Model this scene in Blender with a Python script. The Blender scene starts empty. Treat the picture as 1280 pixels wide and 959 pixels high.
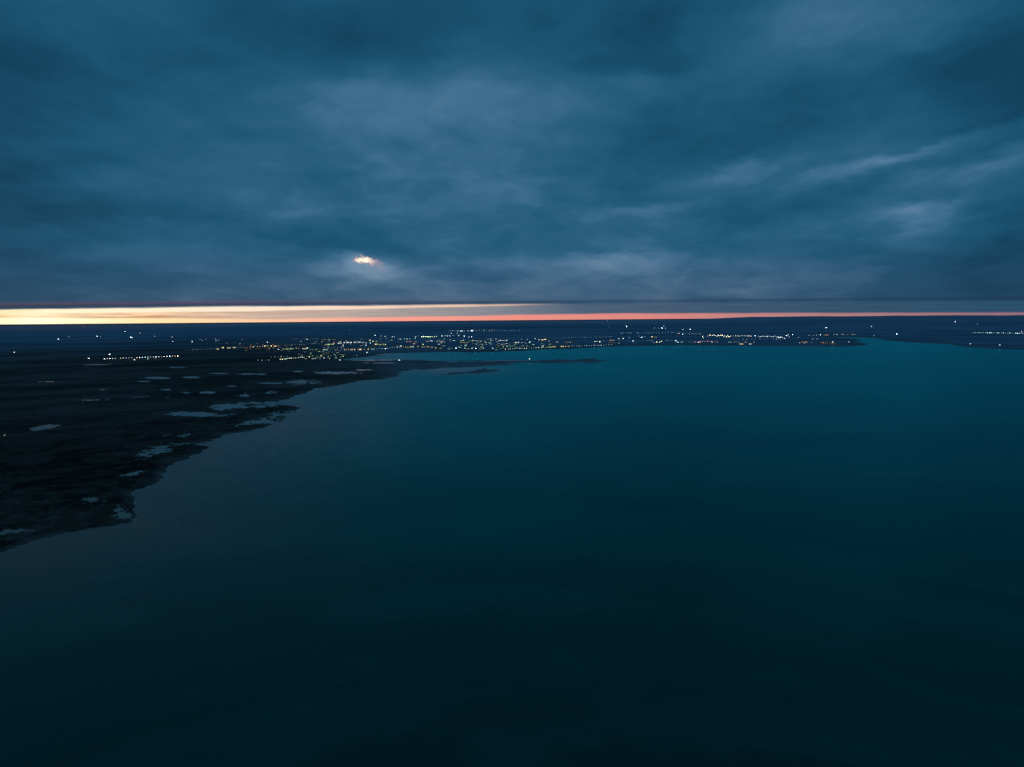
import bpy, math, random
import numpy as np
from mathutils import Matrix, Vector

random.seed(7)
RNG = np.random.default_rng(11)
scn = bpy.context.scene
col = scn.collection

# ------------------------------------------------------------------ helpers
def s2l(c):
    c = c / 255.0
    return c / 12.92 if c <= 0.04045 else ((c + 0.055) / 1.055) ** 2.4
def rgb(r, g, b, k=1.0):
    return (s2l(r) * k, s2l(g) * k, s2l(b) * k, 1.0)

# ------------------------------------------------------------------ camera
CAM_H = 150.0
F = 865.0                                   # focal length for a 1280 px wide frame
PITCH = math.atan(79.5 / F)
ROLL = 0.0082
fw = np.array([0, math.cos(PITCH), -math.sin(PITCH)])
r0 = np.array([1.0, 0, 0]); u0 = np.cross(r0, fw)
rt = math.cos(ROLL) * r0 - math.sin(ROLL) * u0
up = math.sin(ROLL) * r0 + math.cos(ROLL) * u0
cd = bpy.data.cameras.new('camera')
cam = bpy.data.objects.new('camera', cd); col.objects.link(cam)
cd.sensor_width = 36.0; cd.lens = F * 36.0 / 1280.0
cd.clip_start = 1.0; cd.clip_end = 900000.0
M = Matrix(((rt[0], up[0], -fw[0], 0), (rt[1], up[1], -fw[1], 0), (rt[2], up[2], -fw[2], CAM_H), (0, 0, 0, 1)))
cam.matrix_world = M
scn.camera = cam

def ray(px, py):
    d = fw + rt * ((px - 640.0) / F) + up * ((479.5 - py) / F)
    return d / np.linalg.norm(d)
def azel(px, py):                           # bearing and height of a sky feature
    d = ray(px, py)
    return math.atan2(d[0], d[1]) * F, math.asin(d[2]) * F
def project(x, y, z):
    dx, dy, dz = x, y, z - CAM_H
    c = dx * fw[0] + dy * fw[1] + dz * fw[2]
    c = np.maximum(c, 1e-3)
    return (640.0 + F * (dx * rt[0] + dy * rt[1] + dz * rt[2]) / c,
            479.5 - F * (dx * up[0] + dy * up[1] + dz * up[2]) / c)

# ------------------------------------------------------------------ noise (numpy)
def hash2(ix, iy, seed):
    n = (ix.astype(np.int64) * 374761393 + iy.astype(np.int64) * 668265263 + seed * 1442695041) & 0xFFFFFFFF
    n = ((n ^ (n >> 13)) * 1274126177) & 0xFFFFFFFF
    n = n ^ (n >> 16)
    return (n & 0xFFFFFF) / float(0xFFFFFF)
def vnoise(x, y, seed=0):
    ix = np.floor(x); iy = np.floor(y)
    fx = x - ix; fy = y - iy
    fx = fx * fx * fx * (fx * (fx * 6 - 15) + 10); fy = fy * fy * fy * (fy * (fy * 6 - 15) + 10)
    a = hash2(ix, iy, seed); b = hash2(ix + 1, iy, seed)
    c = hash2(ix, iy + 1, seed); d = hash2(ix + 1, iy + 1, seed)
    return (a + (b - a) * fx) * (1 - fy) + (c + (d - c) * fx) * fy
def fbm(x, y, seed=0, octs=4, gain=0.55):
    t = np.zeros_like(x); amp = 1.0; tot = 0.0
    for o in range(octs):
        t += amp * (vnoise(x + 17.3 * o, y - 9.1 * o, seed + o) * 2 - 1); tot += amp
        x = x * 2.03; y = y * 2.03; amp *= gain
    return t / tot
def sm(e0, e1, x):
    t = np.clip((x - e0) / (e1 - e0), 0, 1)
    return t * t * (3 - 2 * t)

# ------------------------------------------------------------------ shoreline
SEA = [(-3400, 1250), (-900, 835), (-300, 748), (-90, 709), (0, 691), (30, 681), (60, 672), (100, 662), (130, 657), (158, 654), (168, 653),
       (171, 645), (164, 638), (169, 626), (165, 620), (159, 617), (170, 613), (184, 610), (200, 600), (208, 597), (203, 595), (206, 590),
       (208, 583), (225, 577), (247, 566), (259, 558), (253, 555), (262, 549), (290, 542), (328, 535), (353, 525), (364, 516),
       (379, 510), (374, 508.5), (345, 506), (340, 504), (352, 500), (362, 497), (370, 495), (395, 485), (415, 482.5), (432, 480), (445, 476.5),
       (480, 474), (497, 471), (498, 466), (515, 462), (560, 459.5), (600, 458.5), (628, 456), (645, 454), (668, 453.4), (690, 454), (740, 453.2),
       (760, 450.9), (740, 449.4), (700, 449.6), (668, 451.3), (650, 450.2), (630, 449.8), (600, 451.5), (560, 452), (530, 450), (480, 449),
       (440, 450.5), (428, 449.5), (455, 446.5), (490, 442), (532, 440), (585, 440.3), (640, 439.2), (690, 436.5), (765, 433.3),
       (815, 432), (890, 431.8), (960, 432.4), (1020, 433.2), (1060, 433), (1084, 431), (1078, 428.8), (1064, 427.5), (1076, 426),
       (1068, 424), (1046, 422.6), (1036, 421.7), (1060, 421), (1090, 422), (1110, 425), (1140, 428), (1187, 430.2), (1212, 434),
       (1250, 436), (1280, 437), (1500, 442), (3500, 480), (3500, 4000), (-3400, 4000)]
ISLAND = [(545, 469.9), (575, 467.8), (595, 467), (626, 462.4), (606, 460.8), (590, 463), (565, 465.4)]
WX = 0.32                                   # shoreline distances weigh a step in depth more than a step sideways
def poly_sd(px, py, poly):
    P = np.array(poly, float)
    d2 = np.full(px.shape, 1e18); inside = np.zeros(px.shape, bool)
    n = len(P)
    for i in range(n):
        ax, ay = P[i]; bx, by = P[(i + 1) % n]
        ex, ey = (bx - ax) * WX, by - ay
        qx, qy = (px - ax) * WX, py - ay
        t = np.clip((qx * ex + qy * ey) / (ex * ex + ey * ey + 1e-12), 0, 1)
        d2 = np.minimum(d2, (qx - t * ex) ** 2 + (qy - t * ey) ** 2)
        if ay != by:
            c = ((ay > py) != (by > py)) & (px < (bx - ax) * (py - ay) / (by - ay) + ax)
            inside ^= c
    d = np.sqrt(d2)
    return np.where(inside, -d, d)

# pond: centre x, y, half width, half depth, slope, roughness of its outline
PONDS = [(54, 534.5, 20, 3.0, -.16, .35), (246, 518, 41, 3.4, .02, .4), (195, 472.4, 19, 1.5, .01, .3), (240, 471.9, 14, 1.3, .01, .3),
         (180, 477, 9, 1.0, 0, .4), (208, 486.6, 8, 1.5, 0, .5), (231, 491, 8, 1.2, 0, .5), (260, 490.6, 12, 1.4, 0, .4),
         (176, 496, 18, 1.2, -.06, .8), (209, 496.6, 5, 1.2, 0, .6), (308, 493.6, 9, 2.2, -.1, .7), (290, 482.6, 7, 1.0, 0, .5),
         (276, 467, 12, .9, 0, .6), (313, 467.6, 17, .9, 0, .5), (222, 459.4, 13, .7, 0, .5), (417, 466.2, 31, 1.9, -.005, .6),
         (378, 477.6, 23, 3.4, -.03, .6), (342, 479, 17, 1.0, 0, .6), (325, 468, 9, .9, 0, .5), (341, 490.4, 12, 1.8, -.05, .8),
         (373, 464.4, 6, 1.0, 0, .5), (453, 462.4, 16, .8, 0, .6), (460, 450.3, 34, .8, 0, .6), (475, 453.8, 28, .6, 0, .6),
         (330, 505.5, 24, 4.2, -.06, .8), (292, 507.5, 30, 4.0, -.05, .9), (342, 520, 26, 3.6, -.1, 1.2), (322, 527, 26, 4.0, -.12, 1.4),
         (198, 562.5, 27, 6.0, -.28, .9), (236, 556, 20, 3.2, -.1, 1.2), (232, 542, 24, 2.4, -.1, 1.7), (113, 625, 18, 3.5, .0, .9),
         (165, 592, 13, 2.6, -.2, 1.5), (20, 664, 24, 3.6, -.1, 1.8), (153, 640, 9, 10, -.2, 1.3), (70, 672, 14, 2, -.3, 1.6),
         (120, 456, 26, .5, -.03, .8), (60, 477, 20, .6, 0, 1.2), (110, 500, 24, .8, 0, 1.6), (130, 487, 16, .8, 0, 1.6)]

def terrain(az, ld):
    """height of the ground at bearing az (rad) and log distance ld, plus its wetness"""
    d = np.exp(ld)
    x, y = d * np.sin(az), d * np.cos(az)
    px, py = project(x, y, np.zeros_like(x))
    front = np.cos(az) > 0.05
    w1 = fbm(az * 34, ld * 34, 3, 5, .62); w2 = fbm(az * 34 + 50, ld * 34 + 20, 5, 5, .62)
    dep = np.clip(CAM_H / d * F, 0, 400)
    qx = px + 8 * w1 * np.clip(dep / 120, .12, 1.2); qy = py + np.clip(dep * .024, 0, 4) * w2
    s = poly_sd(qx, qy, SEA)
    s = np.maximum(s, -poly_sd(qx, qy, ISLAND))
    s = np.where(front, s, -50)
    n1 = fbm(az * 60, ld * 60, 21, 4); n2 = fbm(az * 170, ld * 170, 31, 3); n3 = fbm(az * 330 + 9, ld * 300, 37, 2)
    H = np.clip(s * 0.42, -4, 1.1) + 0.22 * n3 * sm(-1, .5, s) + 0.28 * n1 * sm(0, 3, s) + 0.16 * n2 * sm(0.2, 2, s) + 0.12
    H = np.where(s < -0.6, np.minimum(H, -0.3), H)
    flat = sm(400, 470, px) * sm(700, 640, px) * sm(440.5, 445, py) * sm(476, 466, py)
    H = H + np.where(front, flat * (.95 * fbm(az * 13, ld * 110, 59, 4) - .12), 0)
    wet = np.zeros_like(H)
    for (cx, cy, rx, ry, sl, ro) in PONDS:
        m = (np.abs(px - cx) < rx * 2.2) & (np.abs(py - cy) < ry * 3.5 + 4)
        if not m.any(): continue
        ux = (px[m] - cx) / rx; uy = (py[m] - cy - sl * (px[m] - cx)) / ry
        e = .86 - ux * ux - uy * uy + ro * (1.1 * w1[m] + 1.4 * n1[m] + 2.0 * n2[m] + 1.1 * n3[m]) - .32 * ro
        H[m] = np.minimum(H[m], np.clip(-.9 * e, -1.2, 9) + .02)
        wet[m] = np.maximum(wet[m], sm(-1.2, .1, e))
    # rising ground on the far right and the long low skyline
    hx = sm(850, 985, px) * (0.75 + .25 * fbm(az * 9, ld * 3, 41, 3))
    H += np.where(front, hx * 66 * np.exp(-((ld - math.log(10500)) / .24) ** 2), 0)
    top = sm(790, 960, px) * (36 + 16 * fbm(az * 22, ld * .2, 43, 4)) - sm(1180, 1290, px) * 24
    H += np.where(front, np.where(px > 800, np.clip(top + 150, 0, 400) * sm(780, 960, px) ** .6 * np.exp(-((ld - math.log(31000)) / .22) ** 2), 0), 0)
    H += sm(8.6, 10, ld) * 7 * (1 + sm(10.9, 10, ld) * fbm(az * 60, ld * 6, 45, 4)) * sm(0, .6, s)
    return H, wet, s

# ------------------------------------------------------------------ materials
def new_mat(name):
    m = bpy.data.materials.new(name); m.use_nodes = True
    nt = m.node_tree; nt.nodes.clear()
    return m, nt
class V:
    """a socket with arithmetic: builds math nodes"""
    def __init__(s, nt, sock): s.nt, s.k = nt, sock
    def op(s, o, *a, clamp=False):
        n = s.nt.nodes.new('ShaderNodeMath'); n.operation = o; n.use_clamp = clamp
        for i, v in enumerate((s,) + a):
            if isinstance(v, V): s.nt.links.new(v.k, n.inputs[i])
            else: n.inputs[i].default_value = v
        return V(s.nt, n.outputs[0])
    def __add__(s, o): return s.op('ADD', o)
    def __sub__(s, o): return s.op('SUBTRACT', o)
    def __mul__(s, o): return s.op('MULTIPLY', o)
    def __truediv__(s, o): return s.op('DIVIDE', o)
    def mad(s, a, b): return s.op('MULTIPLY_ADD', a, b)
    def clamp(s): return s.op('ADD', 0.0, clamp=True)
    def step(s, e0, e1):
        n = s.nt.nodes.new('ShaderNodeMapRange'); n.interpolation_type = 'SMOOTHSTEP'
        s.nt.links.new(s.k, n.inputs[0])
        for i, v in ((1, e0), (2, e1)):
            if isinstance(v, V): s.nt.links.new(v.k, n.inputs[i])
            else: n.inputs[i].default_value = v
        n.inputs[3].default_value = 0; n.inputs[4].default_value = 1
        return V(s.nt, n.outputs[0])
    def ramp(s, x0, x1, stops, interp='LINEAR'):
        n = s.nt.nodes.new('ShaderNodeMapRange'); s.nt.links.new(s.k, n.inputs[0])
        n.inputs[1].default_value = x0; n.inputs[2].default_value = x1
        r = s.nt.nodes.new('ShaderNodeValToRGB'); s.nt.links.new(n.outputs[0], r.inputs[0])
        r.color_ramp.interpolation = interp
        el = r.color_ramp.elements
        while len(el) < len(stops): el.new(.5)
        for e, (p, c) in zip(el, stops):
            e.position = (p - x0) / (x1 - x0); e.color = c
        return V(s.nt, r.outputs[0])
def mix(nt, f, a, b, blend='MIX'):
    n = nt.nodes.new('ShaderNodeMix'); n.data_type = 'RGBA'; n.blend_type = blend
    for i, v in ((0, f), (6, a), (7, b)):
        if isinstance(v, V): nt.links.new(v.k, n.inputs[i])
        else: n.inputs[i].default_value = v
    return V(nt, n.outputs[2])
def noise(nt, vec, scale, detail=4, rough=.5, dist=0, lac=2.0):
    n = nt.nodes.new('ShaderNodeTexNoise')
    n.inputs['Scale'].default_value = scale; n.inputs['Detail'].default_value = detail
    n.inputs['Roughness'].default_value = rough; n.inputs['Distortion'].default_value = dist
    n.inputs['Lacunarity'].default_value = lac
    nt.links.new(vec.k, n.inputs['Vector'])
    return V(nt, n.outputs[0])
def comb(nt, x, y, z):
    n = nt.nodes.new('ShaderNodeCombineXYZ')
    for i, v in enumerate((x, y, z)):
        if isinstance(v, V): nt.links.new(v.k, n.inputs[i])
        else: n.inputs[i].default_value = v
    return V(nt, n.outputs[0])

# ------------------------------------------------------------------ sky
SUN_AZ, SUN_EL = math.radians(-33), math.radians(0.6)
w = bpy.data.worlds.new('World'); scn.world = w; w.use_nodes = True
nt = w.node_tree; nt.nodes.clear()
tc = nt.nodes.new('ShaderNodeTexCoord')
sep = nt.nodes.new('ShaderNodeSeparateXYZ'); nt.links.new(tc.outputs['Generated'], sep.inputs[0])
dx, dy, dz = (V(nt, sep.outputs[i]) for i in range(3))
AZ = dx.op('ARCTAN2', dy) * F
EL = dz.op('ARCSINE') * F
zc = dz.op('MAXIMUM', 0.0) + 0.13
deck = comb(nt, dx / zc, dy / zc, 0.0)                      # the cloud deck seen from below
soft = comb(nt, dx * 1.0, dy * 1.0, dz * 2.6)
wn1 = noise(nt, soft, 6.0, 6, .62) - .5
soft2 = comb(nt, dx + 3.1, dy * 1.0, dz * 2.6 + 1.7)
wn2 = noise(nt, soft2, 6.5, 6, .62) - .5
AW = wn1.mad(120.0, AZ); EW = wn2.mad(60.0, EL)
# centre x, y, half width, half height, slope angle (deg), amount
CLOUDS = [(640, 368, 260, 16, 0, .26), (1240, 350, 130, 60, 0, -.32), (560, 42, 330, 60, 0, -.38), (800, 25, 60, 70, 0, -.45), (230, 85, 230, 42, 4, -.4), (40, 180, 110, 80, 0, -.25), (90, 218, 90, 24, 0, -.3),
          (1275, 60, 60, 110, 0, -.25), (1010, 135, 190, 28, 9, -.4), (800, 235, 150, 40, 0, -.28), (1090, 225, 120, 14, 14, -.35), (330, 300, 170, 22, 0, -.25),
          (1010, 285, 160, 16, 6, -.25), (20, 330, 120, 60, 0, -.2), (1280, 250, 60, 200, 0, -.25), (300, 155, 90, 20, 0, -.15), (-40, 60, 60, 200, 0, -.2),  # leftmost entry is no cloud: it paints in the lens's corner darkening
          (440, 122, 150, 34, 2, .42), (440, 98, 60, 12, 6, .3), (300, 120, 120, 24, 4, .15), (600, 178, 180, 76, 0, .38), (640, 90, 60, 26, 0, .2), (800, 102, 45, 18, 0, .4), (690, 130, 60, 30, 0, .2), (1060, 38, 110, 40, 0, .38),
          (1020, 20, 60, 25, 0, .25), (925, 219, 80, 11, 7, .5), (950, 213, 30, 6, 8, .15), (1180, 183, 110, 13, 10, .3), (1040, 212, 160, 12, 8, .3), (1180, 215, 110, 10, 10, .3), (1060, 270, 100, 12, 6, .2), (880, 300, 120, 14, 2, .22), (740, 335, 120, 16, 0, .2), (330, 250, 120, 22, -6, .18), (250, 330, 140, 18, 0, .12), (1150, 264, 38, 18, 0, .5), (1250, 195, 60, 16, 10, .35), (1210, 245, 110, 14, 8, .3),
          (830, 258, 60, 9, 4, .3), (190, 296, 60, 13, 0, .25), (130, 236, 46, 13, 0, .25), (55, 18, 90, 30, 0, .3), (190, 188, 110, 22, 0, .2),
          (785, 322, 60, 14, 0, .3), (470, 343, 60, 14, 0, .4), (455, 330, 34, 12, -14, .55), (680, 275, 120, 40, 0, .12), (1000, 320, 200, 26, 0, .15), (560, 260, 120, 50, 0, .1)]
CRISP = {(440, 118), (440, 97), (925, 218), (1180, 183), (1040, 212), (1250, 195), (1150, 264), (785, 322), (455, 330), (800, 102)}
tot = None
for (cx, cy, sx, sy, ang, amt) in CLOUDS:
    a0, e0 = azel(cx, cy)
    c, s_ = math.cos(math.radians(ang)), math.sin(math.radians(ang))
    u = EW.mad(s_ / sx, AW.mad(c / sx, -(a0 * c + e0 * s_) / sx))
    v = EW.mad(c / sy, AW.mad(-s_ / sy, -(-a0 * s_ + e0 * c) / sy))
    g = (u * u).op('ADD', v * v).op('MULTIPLY', -0.7).op('EXPONENT')
    if (cx, cy) in CRISP: g = g * v.step(1.0, .15) * 1.25
    tot = g * amt if tot is None else g.mad(amt, tot)
wd = noise(nt, deck, 1.6, 3, .5) - .5
wd2 = noise(nt, comb(nt, dx / zc + 7.0, dy / zc, 4.0), 1.6, 3, .5) - .5
qx = wd.mad(.4, dx / zc); qy = wd2.mad(.4, dy / zc)
nd = noise(nt, comb(nt, qx, qy, 0.0), 0.8, 4, .5)
def lumps(off, sc_, det, ro, sx=1.0, sy=.8):
    z2 = dz.op('MAXIMUM', 0.0) + (.26 + off)
    return noise(nt, comb(nt, (dx + wd * .10) / z2 * sx, (dy + wd2 * .10) / z2 * sy, sc_), sc_, det, ro)
h1 = lumps(0.0, 3.0, 5, .5)
rel = (lumps(-.012, 3.0, 5, .5) - h1)                      # the underside of the deck, modelled by the light of the gap
h2 = lumps(0.0, 7.5, 4, .5)
rel2 = (lumps(-.006, 7.5, 4, .5) - h2)
nf = noise(nt, comb(nt, dx * 1.0, dy + 4.0, dz * 1.6), 22, 5, .55)
lum = tot * 0.95 + (nd - .5) * .45 + (h1 - .5) * .95 + rel * 1.6 * EL.step(8.0, 110.0).mad(.6, .4) + (h2 - .5) * .18 + rel2 * .3 + (nf - .5) * .16 + 0.375
cloud = lum.ramp(-.25, 1.25, [(-.25, rgb(18, 66, 92)), (.2, rgb(27, 84, 114)), (.55, rgb(42, 95, 127)), (.85, rgb(66, 112, 144)), (1.25, rgb(104, 140, 168))])
low = lum.ramp(-.25, 1.25, [(-.25, rgb(26, 62, 88)), (.25, rgb(40, 78, 106)), (.6, rgb(68, 98, 126)), (1.25, rgb(120, 138, 160))])
cloud = mix(nt, EL.step(95.0, 14.0), cloud, low)
# unseen deck overhead and behind, brightened to give the land more light
cloud = mix(nt, EL.step(420.0, 800.0), cloud, rgb(40, 92, 122))
cloud = mix(nt, dy.step(0.5, -0.3), cloud, rgb(36, 84, 112))
# break in the deck with the lit cloud behind it
gx, gy = azel(455, 326)
gn = noise(nt, comb(nt, dx * 1.0, dy * 1.0, dz * 1.5), 110, 5, .68) - .5
gn2 = noise(nt, comb(nt, dx + 2.0, dy * 1.0, dz * 1.5), 110, 5, .68) - .5
ga = gn.mad(20.0, AZ) - gx; ge = gn2.mad(13.0, EL) - gy
ar = ge + (ga * ga) * .012 + ga * .10 - 1.0                   # an arched, ragged opening
hole = ((ga * ga) * (-1.0 / 150) + (ar * ar) * (-1.0 / 22)).op('EXPONENT')
tail = ((ga - 12.0) * (ga - 12.0) * (-1.0 / 260) + (ar * ar) * (-1.0 / 40)).op('EXPONENT')
cloud = mix(nt, tail.step(.1, 1.0) * .6, cloud, rgb(146, 140, 160))
cloud = mix(nt, hole.step(.22, .50), cloud, rgb(184, 166, 172))
cloud = mix(nt, hole.step(.40, .85), cloud, rgb(255, 240, 216, 1.1))
# the clear strip along the horizon
st = noise(nt, comb(nt, AZ * .006, EL * .3, 0.0), 1.0, 5, .65)
st3 = noise(nt, comb(nt, AZ * .02, EL * .9, 3.0), 1.0, 4, .6)
st2 = noise(nt, comb(nt, AZ * .012 + 9.0, EL * .05, 0.0), 1.0, 3, .5)
ELB = dz / dy.op('MAXIMUM', .2) * F                        # the strip is a far, level band of clear air
EB = st2.mad(2.4, ELB - 1.2)
A_ = lambda x: azel(x, 395)[0]
x0, x1 = A_(-400), A_(1500)
LOW = AZ.ramp(x0, x1, [(x0, rgb(214, 120, 80)), (A_(-60), rgb(255, 232, 170)), (A_(40), rgb(255, 246, 210, 1.2)), (A_(180), rgb(255, 226, 170, 1.1)), (A_(320), rgb(255, 205, 165)), (A_(470), rgb(252, 166, 150)),
                       (A_(640), rgb(240, 148, 134)), (A_(820), rgb(216, 136, 130)), (A_(980), rgb(184, 130, 130)), (A_(1280), rgb(150, 112, 124)), (x1, rgb(80, 90, 110))])
MID = AZ.ramp(x0, x1, [(x0, rgb(180, 110, 90)), (A_(-60), rgb(250, 215, 150)), (A_(40), rgb(255, 232, 190, 1.1)), (A_(180), rgb(252, 212, 172)), (A_(320), rgb(208, 180, 162)), (A_(480), rgb(172, 160, 156)),
                       (A_(640), rgb(122, 130, 142)), (A_(720), rgb(78, 98, 122)), (A_(900), rgb(62, 88, 112)), (A_(1280), rgb(42, 78, 104)), (x1, rgb(36, 72, 98))])
TOP = AZ.ramp(x0, x1, [(x0, rgb(190, 120, 95)), (A_(-60), rgb(255, 220, 160)), (A_(60), rgb(255, 240, 200, 1.1)), (A_(260), rgb(255, 238, 212)), (A_(480), rgb(248, 214, 190)), (A_(630), rgb(226, 186, 164)),
                       (A_(694), rgb(120, 118, 130)), (A_(720), rgb(62, 88, 114)), (A_(1280), rgb(38, 76, 104)), (x1, rgb(36, 72, 98))])
streak = st.step(.46, .62)
warm = mix(nt, 1.0, MID, (.50, .38, .30, 1), 'MULTIPLY')
left = AZ.step(A_(420), A_(200))
MIDs = mix(nt, streak * left * EB.op('SUBTRACT', 9.5).op('ABSOLUTE').step(6.0, 1.0), MID, warm)
MIDs = mix(nt, 1.0, MIDs, (st3 * .9 + .55).ramp(0, 2, [(0, (0, 0, 0, 1)), (2, (1, 1, 1, 1))]), 'MULTIPLY')
MIDs = mix(nt, 1.0, MIDs, (2.0, 2.0, 2.0, 1), 'MULTIPLY')
redtop = AZ.ramp(x0, x1, [(x0, (.55, .55, .55, 1)), (A_(330), (.16, .16, .16, 1)), (A_(480), (.22, .22, .22, 1)), (A_(640), (.30, .30, .30, 1)), (A_(800), (.335, .335, .335, 1)), (A_(980), (.285, .285, .285, 1)), (A_(1280), (.185, .185, .185, 1))])
rt_ = V(nt, redtop.k) * 20.0
band = mix(nt, (EB - rt_ + (st3 - .5) * 2.4).step(1.5, -1.3), MIDs, LOW)
toph = AZ.ramp(x0, x1, [(x0, (.60, .60, .60, 1)), (A_(100), (.66, .66, .66, 1)), (A_(320), (.68, .68, .68, 1)), (A_(480), (.77, .77, .77, 1)), (A_(640), (.88, .88, .88, 1)), (A_(690), (.93, .93, .93, 1))])
band = mix(nt, (EB - V(nt, toph.k) * 20.0).step(-1.2, 1.2), band, TOP)
edge = mix(nt, (ELB - 24.0).op('ABSOLUTE').step(5.0, 0.0) * AZ.step(A_(760), A_(200)) * .55, cloud, rgb(92, 74, 92))
lid = mix(nt, (ELB - 22.0).op('ABSOLUTE').step(3.2, 0.3) * .5, edge, rgb(34, 52, 76))
full = mix(nt, (ELB + (st - .5) * 3.2 + (st3 - .5) * 3.0 + AZ.step(A_(330), A_(-60)) * 1.6).step(20.6, 17.8), lid, band)
sky = nt.nodes.new('ShaderNodeTexSky'); sky.sky_type = 'NISHITA'; sky.sun_disc = False
sky.sun_elevation = SUN_EL; sky.sun_rotation = SUN_AZ; sky.altitude = 150
bg1 = nt.nodes.new('ShaderNodeBackground'); nt.links.new(sky.outputs[0], bg1.inputs[0]); bg1.inputs[1].default_value = 0.0004
bg2 = nt.nodes.new('ShaderNodeBackground'); nt.links.new(full.k, bg2.inputs[0]); bg2.inputs[1].default_value = 1.0
ad = nt.nodes.new('ShaderNodeAddShader'); nt.links.new(bg1.outputs[0], ad.inputs[0]); nt.links.new(bg2.outputs[0], ad.inputs[1])
wo = nt.nodes.new('ShaderNodeOutputWorld'); nt.links.new(ad.outputs[0], wo.inputs[0])

# the last of the sun, grazing in under the deck from the left
sd = bpy.data.lights.new('sun', 'SUN'); sd.energy = 0.004; sd.angle = math.radians(10); sd.color = (1, .62, .4)
so = bpy.data.objects.new('sun', sd); col.objects.link(so)
sv = Vector((math.sin(SUN_AZ) * math.cos(SUN_EL), math.cos(SUN_AZ) * math.cos(SUN_EL), math.sin(SUN_EL)))
so.rotation_euler = sv.to_track_quat('Z', 'Y').to_euler()

# ------------------------------------------------------------------ sheets
def grid_mesh(name, X, Y, Z, attrs, keep=None):
    R, C = X.shape
    idx = np.arange(R * C).reshape(R, C)
    q = np.stack([idx[:-1, :-1], idx[1:, :-1], idx[1:, 1:], idx[:-1, 1:]], -1).reshape(-1, 4)
    if keep is not None:
        k = keep.reshape(-1)
        q = q[k[q].any(1)]
    used = np.zeros(R * C, bool); used[q.reshape(-1)] = True
    new = np.cumsum(used) - 1
    q = new[q]
    me = bpy.data.meshes.new(name)
    nv, nf_ = int(used.sum()), len(q)
    me.vertices.add(nv); me.loops.add(nf_ * 4); me.polygons.add(nf_)
    co = np.stack([X.reshape(-1)[used], Y.reshape(-1)[used], Z.reshape(-1)[used]], -1).astype(np.float32)
    me.vertices.foreach_set('co', co.reshape(-1))
    me.loops.foreach_set('vertex_index', q.reshape(-1).astype(np.int32))
    me.polygons.foreach_set('loop_start', (np.arange(nf_) * 4).astype(np.int32))
    me.update(calc_edges=True)
    me.polygons.foreach_set('use_smooth', np.ones(nf_, bool))
    for an, av in attrs.items():
        a = me.attributes.new(an, 'FLOAT', 'POINT')
        a.data.foreach_set('value', av.reshape(-1)[used].astype(np.float32))
    o = bpy.data.objects.new(name, me); col.objects.link(o)
    return o

az_in = np.radians(np.arange(-39, 39.01, .085))
az = np.concatenate([np.radians(np.arange(-78, -39, .6)), az_in, np.radians(np.arange(39.6, 78, .6))])
dep = np.concatenate([np.geomspace(.6, 3, 24)[:-1], np.arange(3, 60, .33), np.arange(60, 150, .5), np.arange(150, 345, .75)])
ld = np.log(CAM_H * F / dep)
AZg, LDg = np.meshgrid(az, ld)
H, WET, S = terrain(AZg, LDg)
Dg = np.exp(LDg)
PXg, PYg = project(Dg * np.sin(AZg), Dg * np.cos(AZg), np.zeros_like(Dg))
ground = grid_mesh('ground', Dg * np.sin(AZg), Dg * np.cos(AZg), H,
                   {'wet': WET, 'shore': sm(5, .2, S), 'mid': sm(6.7, 7.6, LDg), 'far': np.maximum(sm(7.9, 9.3, LDg), sm(7.5, 8.5, LDg) * sm(300, 520, PXg)), 'rim_haze': sm(9.6, 10.9, LDg), 'flat': sm(455, 500, PXg) * sm(800, 760, PXg) * sm(441.5, 447, PYg) * sm(480, 470, PYg) * np.clip(.9 + .4 * fbm(AZg * 60, LDg * 30, 55, 4), 0, 1), 'bars': sm(-.3, .12, fbm(AZg * 14, LDg * 120, 57, 4)), 'line': sm(11.1, 11.5, LDg), 'rosy_glow': sm(9.3, 10.2, LDg) * sm(-.32, -.6, AZg),
                    'creek': sm(.055, .0, np.abs(fbm(AZg * 16 + LDg * 9 + 3, LDg * 34, 61, 5, .5))), 'reed': sm(.05, .0, np.abs(fbm(AZg * 30 - LDg * 6 + 8, LDg * 44, 67, 5, .5))) * (vnoise(AZg * 12, LDg * 12, 68) > .45),
                    'patch': .5 + .5 * fbm(AZg * 26, LDg * 26, 71, 5, .6), 'field': .5 + .5 * fbm(AZg * 7 + LDg * 2, LDg * 16, 81, 4)}, H > -1.0)
ground['kind'] = 'structure'; ground['label'] = 'dark flat coastal plain with marshes, fields and a low skyline'

m, t = new_mat('ground')
out = t.nodes.new('ShaderNodeOutputMaterial'); bs = t.nodes.new('ShaderNodeBsdfDiffuse')
def attr(t, name):
    n = t.nodes.new('ShaderNodeAttribute'); n.attribute_name = name
    return V(t, n.outputs['Fac'])
geo = t.nodes.new('ShaderNodeNewGeometry'); P = V(t, geo.outputs['Position'])
nA = noise(t, P, .006, 6, .62); nB = noise(t, P, .05, 5, .6)
near = mix(t, attr(t, 'patch').step(.3, .7), (.048, .026, .022, 1), (.115, .062, .050, 1))
near = mix(t, nB.step(.5, .72) * .7, near, (.17, .105, .09, 1))
near = mix(t, nA.step(.5, .68) * .5, near, (.024, .018, .018, 1))
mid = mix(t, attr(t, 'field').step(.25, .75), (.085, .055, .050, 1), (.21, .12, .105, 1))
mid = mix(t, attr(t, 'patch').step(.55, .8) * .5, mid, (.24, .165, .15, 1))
farc = mix(t, attr(t, 'field').step(.25, .75), (.20, .23, .32, 1), (.33, .33, .43, 1))  # aerial haze put into the far land's base colour
farc = mix(t, attr(t, 'rim_haze'), farc, (.62, .44, .52, 1))  # thicker haze towards the skyline, also put into the colour
farc = mix(t, attr(t, 'rosy_glow') * .8, farc, (.80, .34, .40, 1))  # sunset glow on the far left mist, painted in as pink
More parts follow.
